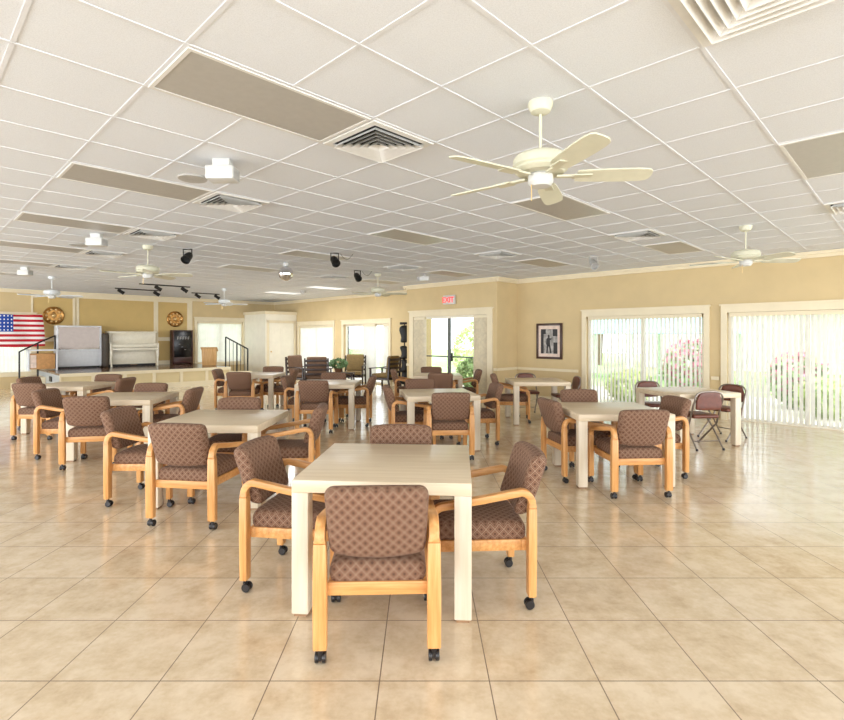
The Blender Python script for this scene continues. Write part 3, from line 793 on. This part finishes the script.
# closet in the corner
cl = thing('closet', 'white built-in corner closet with a panelled door', 'closet', uv(14.5, 26.7)); co = cl.location
def cbx(m, *a): p_ = len(m.v); m.uvbox(*a); m.v[p_:] = [(x-co.x, y-co.y, z) for x, y, z in m.v[p_:]]; return m
cbx(MB(), 13.6, UW-.01, 25.5, VS-.05, 0, 2.44).build('body', 'trim_white', cl, smooth=False)
m = MB(); cbx(m, 13.52, UW-.01, 25.42, VS-.04, 2.44, 2.55); m.build('cornice', 'trim_cream', cl, smooth=False)
m = MB(); cbx(m, 13.57, 13.6, 25.5, VS-.05, .78, .84); cbx(m, 13.57, 13.6, 25.5, VS-.05, 0, .12); m.build('chair_rail', 'trim_white', cl, smooth=False)
m = MB(); cbx(m, 13.66, 13.78, 25.44, 25.5, 0, 2.2); cbx(m, 15.3, 15.42, 25.44, 25.5, 0, 2.2); cbx(m, 13.66, 15.42, 25.44, 25.5, 2.1, 2.2); m.build('door_casing', 'trim_cream', cl, smooth=False)
cdoor = cbx(MB(), 13.8, 15.28, 25.45, 25.5, .02, 2.09).build('door', 'trim_white', cl, smooth=False)
m = MB()
for a in (13.9, 14.6):
    for z0, z1 in ((.15, .75), (.9, 1.95)): 
        for q_ in ((a, a+.02, z0, z1), (a+.54, a+.56, z0, z1), (a, a+.56, z0, z0+.02), (a, a+.56, z1-.02, z1)): cbx(m, q_[0], q_[1], 25.435, 25.45, q_[2], q_[3])
m.build('panel_moulding', 'trim_white', cdoor, smooth=False)
p_ = uv(13.88, 25.4, 1.0)-co; MB().lathe([(.01, -.03), (.03, -.02), (.03, .02), (.01, .03)], 12, Matrix.Translation(p_)).build('knob', 'brass_light', cdoor)

# exit sign
ex = thing('exit_sign', 'lit exit sign with red letters above the glazed door', 'sign', uv(UB-.06, 12.8, 2.42), -U_ANG)
MB().box(-.2, .2, -.03, .03, -.0, .24).build('housing', 'plastic_white', ex, .006)
MB().box(-.04, .04, -.02, .08, .02, .22).build('wall_mount', 'plastic_white', ex, smooth=False)
def text_mesh(txt, size, mat, parent, loc, name='lettering', ext=.004):
    cu = bpy.data.curves.new('t', 'FONT'); cu.body = txt; cu.size = size; cu.extrude = ext; cu.align_x = 'CENTER'; cu.offset = size*.02
    ob = bpy.data.objects.new('t', cu); C.objects.link(ob); bpy.context.view_layer.update()
    me = bpy.data.meshes.new_from_object(ob.evaluated_get(bpy.context.evaluated_depsgraph_get())); bpy.data.objects.remove(ob)
    o = bpy.data.objects.new(name, me); me.materials.clear(); me.materials.append(M[mat]); C.objects.link(o); o.parent = parent; o.location = loc; o.rotation_euler = (PI/2, 0, 0)
    return o
text_mesh('EXIT', .2, 'exit_red', ex, (-.02, -.034, .05))
# framed picture
fp = thing('framed_picture', 'framed black and white picture of a figure on the right wall', 'picture', uv(UW-.02, 9.33, 1.03), -U_ANG)
W_, H_ = .70, .86
m = MB()
for a in (-W_/2, W_/2-.055): m.box(a, a+.055, -.03, .01, 0, H_)
m.box(-W_/2+.055, W_/2-.055, -.03, .01, 0, .055); m.box(-W_/2+.055, W_/2-.055, -.03, .01, H_-.055, H_); m.build('frame', 'frame_brown', fp, .005)
MB().box(-W_/2+.05, W_/2-.05, -.012, .0, .05, H_-.05).build('mat', 'paper_mat', fp, smooth=False)
MB().box(-.225, .225, -.015, -.012, .13, H_-.14).build('print', 'photo_grey', fp, smooth=False)
m = MB(); y0, y1 = -.018, -.015
m.box(-.225, -.15, y0, y1, .13, .72); m.box(.12, .225, y0, y1, .13, .4); m.box(.1, .225, y0, y1, .55, .72); m.box(-.15, -.09, y0, y1, .6, .72)
def fig(pts): 
    b = len(m.v); n = len(pts); m.v.extend([(x, y1, z) for x, z in pts]+[(x, y0-.001, z) for x, z in pts]); m.f.append(tuple(range(b, b+n))); m.f.append(tuple(range(b+2*n-1, b+n-1, -1)))
    for i in range(n): j = (i+1) % n; m.f.append((b+i, b+j, b+n+j, b+n+i))
fig([(-.08, .14), (-.04, .14), (-.025, .3), (.0, .3), (.03, .14), (.07, .14), (.03, .34), (.025, .45), (.06, .47), (.07, .5), (.02, .5), (.01, .52), (.02, .56), (-.01, .59), (-.04, .56), (-.03, .52), (-.07, .48), (-.08, .36), (-.06, .32)])
m.build('figure', 'photo_dark', fp, smooth=False)

# tall dark rack in the corner left of the projecting wall
rk = thing('display_rack', 'tall black rack with rounded tiers in the corner by the glazed door', 'rack', (-.52, 15.3, 0))
MB().lathe([(.01, 0), (.16, 0), (.16, .03), (.02, .05), (.018, 2.0), (.01, 2.0)], 14).build('post', 'black_metal', rk)
for k, (z, hx) in enumerate(((.35, .11), (.7, .11), (1.1, .12), (1.65, .13))):
    MB().pillow(hx, .09, .2 if k < 3 else .26, .085, lambda p, s=k: (p.x+.03*math.sin(p.z*14+s), p.y, p.z)).build('tier', 'black_lamp', rk, loc=(0, 0, z))
MB().box(-.14, .14, -.03, .03, 1.93, 2.0).build('top_bar', 'black_metal', rk, .004)

# ------------------------------------------------------------------ outdoors
struct(MB().uvbox(UW+.3, UW+7, -14, 30, -.14, -.04).build('ground', 'patio', smooth=False))
m = MB(); m.uvbox(UW+7, 70, -60, 80, -.16, -.06); m.uvbox(-40, UW+7, VS+.4, 80, -.16, -.06); struct(m.build('ground', 'lawn', smooth=False))
def foliage(m, c, r, n, size):
    for _ in range(n):
        a = random.uniform(0, 2*PI); b = math.acos(random.uniform(-1, 1)); q = random.uniform(.6, 1)**.5
        p_ = Vector((c[0]+r[0]*q*math.sin(b)*math.cos(a), c[1]+r[1]*q*math.sin(b)*math.sin(a), c[2]+r[2]*q*math.cos(b)))
        d = Vector((random.gauss(0, 1), random.gauss(0, 1), random.gauss(0, 1))).normalized(); e = d.orthogonal().normalized(); s_ = size*random.uniform(.6, 1.4)
        m.quad(p_-d*s_, p_+e*s_*.45, p_+d*s_, p_-e*s_*.45)
def bush(u, v, r, h, label, mat='leaf', flowers=None, name='bush', n=900):
    r_ = thing(name, label, 'bush', uv(u, v, -.05)); m = MB(); foliage(m, (0, 0, h*.5), (r, r, h*.5), n, .09); m.build('foliage', mat, r_, smooth=False)
    if flowers: m = MB(); foliage(m, (0, 0, h*.62), (r*.95, r*.95, h*.42), flowers, .1); m.build('flowers', 'flower_pink', r_, smooth=False)
    return r_
def tree(u, v, h, r, label, mat='leaf', n=1600):
    r_ = thing('tree', label, 'tree', uv(u, v, -.06)); MB().tube([(0, 0, 0), (.1, 0, h*.3), (0, .1, h*.6)], [.18, .14, .1], 10).build('trunk', 'trunk', r_)
    m = MB(); foliage(m, (0, 0, h*.72), (r, r, h*.3), n, .22); m.build('crown', mat, r_, smooth=False); return r_
bush(20.2, 6.3, .75, 1.5, 'pink flowering bush behind the blinds of the window right of the picture', 'leaf', 600)
bush(20.0, 3.1, .6, 1.25, 'pink flowering bush behind the rightmost blinds', 'leaf', 420)
bush(18.3, 2.1, .6, .8, 'green low hedge bush behind the rightmost blinds', 'leaf_light')
bush(18.0, 7.6, .6, .8, 'yellow-green low bush behind the blinds right of the picture', 'leaf_light')
bush(16.9, 12.0, .6, 1.2, 'leafy green bush outside the glazed door, right one', 'leaf_light')
bush(17.3, 14.0, .6, 1.0, 'dark green bush outside the glazed door, left one', 'leaf')
bush(22.0, 17.6, 1.1, 2.2, 'tall pale green bush farther outside the glazed door', 'leaf_light', n=1100)
bush(30, 22, 1.8, 1.7, 'round green bush far outside the open far window', 'leaf_light', n=700)
tree(19.6, 14.2, 5.5, 1.6, 'tree with a pale trunk outside the glazed door', 'leaf_light')
tree(26, -.5, 6, 2.6, 'green tree beyond the rightmost window', 'leaf')
tree(37, 3.5, 6.5, 2.8, 'green tree beyond the pavilion outside', 'leaf')
tree(34, 27, 7, 3, 'distant tree seen through the far open window', 'leaf')
tree(40, 19.5, 7.5, 3.2, 'distant tree far behind the glazed door', 'leaf_dark')
pv = thing('pavilion', 'pale teal roofed pavilion on white posts outside the blinds', 'pavilion', uv(29, 11.4, -.06), -U_ANG)
m = MB(); m.v += [(-3.2, -1.7, 1.75), (3.2, -1.7, 1.75), (3.2, 1.7, 1.75), (-3.2, 1.7, 1.75), (-1.8, 0, 2.5), (1.8, 0, 2.5)]; m.f += [(0, 1, 5, 4), (1, 2, 5), (2, 3, 4, 5), (3, 0, 4), (3, 2, 1, 0)]; m.build('roof', 'teal_roof', pv, smooth=False)
for x in (-2.9, 0, 2.9):
    for y in (-1.45, 1.45): MB().box(x-.09, x+.09, y-.09, y+.09, 0, 1.76).build('post', 'post_white', pv, smooth=False)
hs = thing('house', 'pale house far outside behind the glazed door', 'house', uv(44, 9, -.06), -U_ANG)
MB().box(-5, 5, -3, 3, 0, 3).build('walls', 'house_wall', hs, smooth=False)
m = MB(); m.v += [(-5.5, -3.5, 3), (5.5, -3.5, 3), (5.5, 3.5, 3), (-5.5, 3.5, 3), (-3, 0, 4.8), (3, 0, 4.8)]; m.f += [(0, 1, 5, 4), (1, 2, 5), (2, 3, 4, 5), (3, 0, 4), (3, 2, 1, 0)]; m.build('roof', 'plastic_grey', hs, smooth=False)

# ------------------------------------------------------------------ furniture
K = CAM_H/1.45
TS, THT = 1.0, .764
def make_table():
    r_ = thing('game_table', '', 'table', (0, 0, 0), 0, 'square pale laminate tables')
    h = TS/2
    MB().box(-h, h, -h, h, THT-.07, THT).build('tabletop', 'table_top', r_, .004)
    lw = .095
    for sx in (-1, 1):
        for sy in (-1, 1):
            x0, x1 = sorted((sx*h, sx*(h-lw))); y0, y1 = sorted((sy*h, sy*(h-lw)))
            l_ = MB().box(x0+.0005, x1-.0005, y0+.0005, y1-.0005, .018, THT-.07).build('leg', 'table_leg', r_, .004)
            MB().box(x0+.012, x1-.012, y0+.012, y1-.012, 0, .018).build('glide', 'glide_tan', l_, smooth=False)
    return r_
def make_chair():
    r_ = thing('armchair', '', 'chair', (0, 0, 0), 0, 'brown caster armchairs around the tables')
    # seat
    MB().pillow(.236, .272, .056, .045, lambda p: (p.x, p.y+.004, p.z+.424+(.012*(1-(p.x/.232)**2) if p.z > 0 else 0)+.02*(p.y)), 6, 6, 1).build('seat', 'seat_fabric', r_)
    def bk(p):
        k = (p.z+.172)/.344; wx = 1.0+.05*(k-.5)
        y = p.y-.248-.112*k+.012*max(0, .5-k)-.03*(1-(p.x/.24)**2)+.014
        if abs(p.y) > .02: y += math.copysign(.006*(1-(p.x/.24)**2)*(1-(p.z/.172)**2), p.y)
        z = p.z+.69+(.010*(1-(p.x/.24)**2) if p.z > 0 else -.018*(1-(p.x/.24)**2))+.12*(p.y if k > .6 else 0)
        return (p.x*wx, y, z)
    MB().pillow(.24, .05, .172, .044, bk, 8, 1, 8).build('backrest', 'seat_fabric', r_)
    m = MB()
    for a in ((-.24, .24, -.27, -.235, .318, .382), (-.24, .24, .235, .27, .318, .382), (-.24, -.215, -.235, .235, .318, .382), (.215, .24, -.235, .235, .318, .382)): m.box(*a)
    m.build('seat_rail', 'oak_x', r_, .004)
    for s_ in (-1, 1):
        X = s_*.272
        def arc(cy, cz, r, a0, a1, n=7): return [(cy+r*math.cos(R(a0+(a1-a0)*k/n)), cz+r*math.sin(R(a0+(a1-a0)*k/n))) for k in range(n+1)]
        rear = [(-.282, .072), (-.284, .35), (-.285, .58)]
        front = [(.285, .51), (.285, .35), (.283, .072)]
        ar = arc(-.215, .60, .07, 180, 100)+[(0, .628)]+arc(.222, .53, .063, 80, 0)
        MB().sweep(X, rear, [.066, .068, .062], [.046, .05, .048]).build('leg', 'oak_v', r_, .007)
        MB().sweep(X, front, [.055, .055, .058], .042).build('leg', 'oak_v', r_, .007)
        MB().sweep(X, [(-.285, .58)]+ar+[(.285, .51)], [.062]+[.05]*len(ar)+[.055], [.048]+[.042]*len(ar)+[.042]).build('armrest', 'oak_h', r_, .007)
        for y in (-.282, .283):
            c_ = MB(); dy_ = random.choice((-.01, .012)); 
            c_.lathe([(.004, .045), (.012, .045), (.012, .074), (.004, .074)], 10, Matrix.Translation((X, y, 0)))
            for wx in (-.017, .017):
                c_.lathe([(.006, -.009), (.024, -.009), (.027, -.005), (.027, .005), (.024, .009), (.006, .009)], 16, Matrix.Translation((X+wx, y+dy_, .027)) @ Matrix.Rotation(PI/2, 4, 'Y'))
            c_.box(X-.007, X+.007, y-.012, y+.012, .02, .055)
            c_.build('caster', 'caster_black', r_)
    return r_
TB = make_table(); CH = make_chair(); used = set()
allk = {}
for q_ in C.objects:
    if q_.parent: allk.setdefault(q_.parent.name, []).append(q_)
def put(proto, x, z, rot, label):
    o = proto if proto.name not in used else copy_tree(proto, allk)
    used.add(proto.name)
    o.location = (x*K, z*K, 0); o.rotation_euler.z = R(rot); o['label'] = label; return o
TABLES = [
 (-.18, 3.09, -4, 'square pale laminate table nearest the camera, in the middle foreground'),
 (-1.83, 4.77, -1, 'square pale laminate table just left of and behind the nearest one'),
 (1.95, 5.37, 1, 'square pale laminate table right of centre, before the picture-side blinds'),
 (.21, 6.89, 9, 'square pale laminate table directly behind the nearest table, mid room'),
 (3.68, 7.17, 12, 'square pale laminate table with folding chairs beside the window blinds at right'),
 (1.97, 8.87, 0, 'square pale laminate table below the framed picture'),
 (-3.71, 6.46, 6, 'square pale laminate table at left, second from the nearest towards the stage'),
 (-5.5, 8.1, 0, 'square pale laminate table at far left close to the stage corner'),
 (-3.35, 10.4, 0, 'square pale laminate table in front of the stage handrail and white closet'),
 (-1.52, 8.45, 0, 'square pale laminate table in front of the dark lounge chairs'),
 (.3, 10.15, 0, 'square pale laminate table in front of the glazed door under the exit sign')]
for x, z, r0, lab in TABLES: put(TB, x, z, r0, lab)
A = 'brown patterned armchair '
CHAIRS = [
 (-.208, 2.55, 2, A+'nearest the camera, its back turned to us'),
 (-.715, 3.15, -98, A+'at the left side of the nearest table'),
 (.31, 2.99, 93, A+'at the right side of the nearest table'),
 (-.165, 3.44, 178, A+'showing only its top behind the nearest table'),
 (-1.79, 4.16, -8, A+'back to us, at the front of the table left of the nearest'),
 (-2.425, 4.65, -90, A+'at the left side of the table left of the nearest'),
 (-1.28, 4.85, 95, A+'at the right side of the table left of the nearest'),
 (-1.93, 5.13, 180, A+'top only, behind the table left of the nearest'),
 (1.955, 4.88, 4, A+'back to us, at the front of the right-of-centre table'),
 (1.63, 5.40, -80, A+'at the left side of the right-of-centre table'),
 (2.42, 5.5, 95, A+'at the right side of the right-of-centre table, before the folding chair'),
 (1.92, 5.99, 180, A+'top only, behind the right-of-centre table'),
 (.315, 6.28, 4, A+'back to us, at the front of the table behind the nearest'),
 (-.14, 6.84, -82, A+'at the left side of the mid-room table behind the nearest'),
 (.72, 7.1, 98, A+'at the right side of the mid-room table behind the nearest'),
 (.0, 7.53, 186, A+'with arms showing, behind the mid-room table'),
 (1.57, 8.92, -98, A+'at the left side of the table below the framed picture'),
 (-3.72, 5.9, 12, A+'back to us, at the front of the left table near the stage'),
 (-4.32, 6.36, -85, A+'at the left side of the left table near the stage'),
 (-3.2, 6.5, 94, A+'at the right side of the left table near the stage'),
 (-3.78, 6.87, 180, A+'top only, behind the left table near the stage'),
 (-5.5, 7.5, 0, A+'back to us, at the front of the far left table'),
 (-6.0, 8.25, -90, A+'left of the far left table, next to the stage corner'),
 (-5.0, 8.15, 90, A+'at the right side of the far left table'),
 (-5.42, 8.58, 180, A+'top only, behind the far left table below the mirrored cabinet'),
 (-3.38, 9.78, 0, A+'back to us, at the front of the table before the closet'),
 (-3.78, 10.3, -86, A+'at the left side of the table before the closet'),
 (-2.9, 10.42, 92, A+'at the right side of the table before the closet'),
 (-3.25, 10.93, 180, A+'top only, behind the table before the closet'),
 (-1.62, 7.97, 0, A+'back to us, at the front of the table before the lounge chairs'),
 (-1.93, 8.52, -90, A+'at the left side of the table before the lounge chairs'),
 (-1.14, 8.55, 90, A+'at the right side of the table before the lounge chairs'),
 (-1.6, 9.0, 180, A+'top only, behind the table before the lounge chairs'),
 (.33, 9.55, 0, A+'back to us, before the farthest table by the glazed door'),
 (-.25, 10.3, -90, A+'at the left side of the farthest table by the glazed door'),
 (.80, 10.15, 90, A+'at the right side of the farthest table by the glazed door'),
 (.2, 10.77, 180, A+'top only, behind the farthest table by the glazed door')]
for x, z, r0, lab in CHAIRS: put(CH, x, z, r0, lab)

# folding chairs
def make_folding():
    r_ = thing('folding_chair', '', 'chair', (0, 0, 0), 0, 'brown padded folding chairs')
    def sq(y0, zt, n=9):
        w = .21; pts = [(-w-.01, .27, .012), (-w, y0+.12, .35), (-w, y0+.03, .62)]
        for k in range(n+1): a = PI-PI*k/n; pts.append((w*math.copysign(abs(math.cos(a))**.6, math.cos(a)), y0-.0-.02*math.sin(a), .68+.13*math.sin(a)**.7 if 0 < k < n else .68))
        return pts+[(w, y0+.03, .62), (w, y0+.12, .35), (w+.01, .27, .012)]
    MB().tube(sq(-.24, .8), .013, 8).build('front_leg_frame', 'steel_dark', r_)
    for s_ in (-1, 1): MB().tube([(s_*.2, -.27, .012), (s_*.195, -.05, .30), (s_*.19, .1, .45)], .012, 8).build('leg', 'steel_dark', r_)
    MB().tube([(-.2, -.2, .12), (.2, -.2, .12)], .008, 6).build('crossbar', 'steel_dark', r_)
    MB().pillow(.195, .2, .026, .024, lambda p: (p.x*(1+.1*p.y), p.y-.0, p.z+.455), 5, 5, 1).build('seat', 'vinyl_brown', r_)
    def bk(p):
        k = max(0, (p.z+.02)/.15); return (p.x*(1-.22*k*k), p.y-.235-.06*(p.z+.1), p.z+.68-.03*(abs(p.x)/.19)**3*(1 if p.z > 0 else -.3))
    MB().pillow(.192, .02, .13, .018, bk, 7, 1, 6).build('backrest', 'vinyl_brown', r_)
    for s_ in (-1, 1):
        for y, x in ((.27, .22), (-.27, .2)): MB().lathe([(.004, 0), (.016, 0), (.016, .03), (.004, .03)], 8, Matrix.Translation((s_*x, y, 0))).build('rubber_foot', 'caster_black', r_)
    return r_
FC = make_folding()
for q_ in C.objects:
    if q_.parent == FC: allk.setdefault(FC.name, []).append(q_)
F_ = 'brown vinyl folding chair '
for x, z, r0, lab in ((3.64, 6.80, 8, F_+'back to us, at the front of the table by the blinds'),
                      (3.55, 7.85, 182, F_+'behind the table by the blinds, only its curved top showing'),
                      (4.33, 7.4, 118, F_+'at the right end of the table by the blinds'),
                      (1.98, 9.62, 180, F_+'behind the table below the framed picture'),
                      (2.5, 9.05, 92, F_+'at the right end of the table below the framed picture')): put(FC, x, z, r0, lab)

# lounge group
def lounge(label, x, y, rot, cush):
    r_ = thing('lounge_chair', label, 'lounge chair', (x, y, 0), R(rot), 'dark wooden lounge chairs by the far windows')
    for s_ in (-1, 1):
        MB().sweep(s_*.33, [(-.36, 0), (-.30, .3), (-.34, .95)], .045, .05).build('leg', 'dark_wood', r_, .005)
        MB().sweep(s_*.33, [(.33, 0), (.33, .6)], .045, .05).build('leg', 'dark_wood', r_, .005)
        MB().sweep(s_*.33, [(-.33, .62), (0, .64), (.38, .61)], .06, .03).build('armrest', 'dark_wood', r_, .006)
    MB().box(-.31, .31, -.3, .34, .26, .32).build('seat_frame', 'dark_wood', r_, .005)
    for k in range(4): MB().box(-.31, .31, -.335-.01*k+.015, -.315-.01*k+.015, .45+.13*k, .52+.13*k).build('back_slat', 'dark_wood', r_, .004)
    MB().pillow(.29, .3, .06, .045, lambda p: (p.x, p.y+.03, p.z+.39)).build('seat_cushion', cush, r_)
    MB().pillow(.29, .06, .27, .05, lambda p: (p.x, p.y-.225-.12*(p.z+.27), p.z+.72)).build('back_cushion', cush, r_)
    return r_
lounge('dark lounge chair with brown cushion, leftmost beside the closet', -3.72, 15.9, -118, 'cushion_brown')
lounge('dark lounge chair seen from behind with a slatted back', -3.05, 15.1, 3, 'cushion_brown')
lounge('dark lounge chair with olive cushion facing us before the open far window', -2.22, 16.75, 178, 'cushion_olive')
lounge('dark lounge chair seen from the side, rightmost by the far windows', -1.12, 15.75, 62, 'cushion_olive')
ct = thing('coffee_table', 'low dark coffee table among the lounge chairs', 'table', (-2.55, 15.95, 0))
MB().box(-.45, .45, -.3, .3, .42, .46).build('tabletop', 'dark_wood', ct, .005)
for sx in (-1, 1):
    for sy in (-1, 1): MB().box(sx*.4-.025, sx*.4+.025, sy*.25-.025, sy*.25+.025, 0, .42).build('leg', 'dark_wood', ct, .003)
pl = thing('potted_plant', 'small leafy green plant in a pot on the coffee table', 'plant', (-2.6, 15.95, .46))
MB().lathe([(.01, 0), (.09, 0), (.13, .13), (.12, .13), (.01, .11)], 16).build('pot', 'pot', pl)
m = MB(); foliage(m, (0, 0, .27), (.3, .25, .16), 260, .06); m.build('foliage', 'leaf_dark', pl, smooth=False)
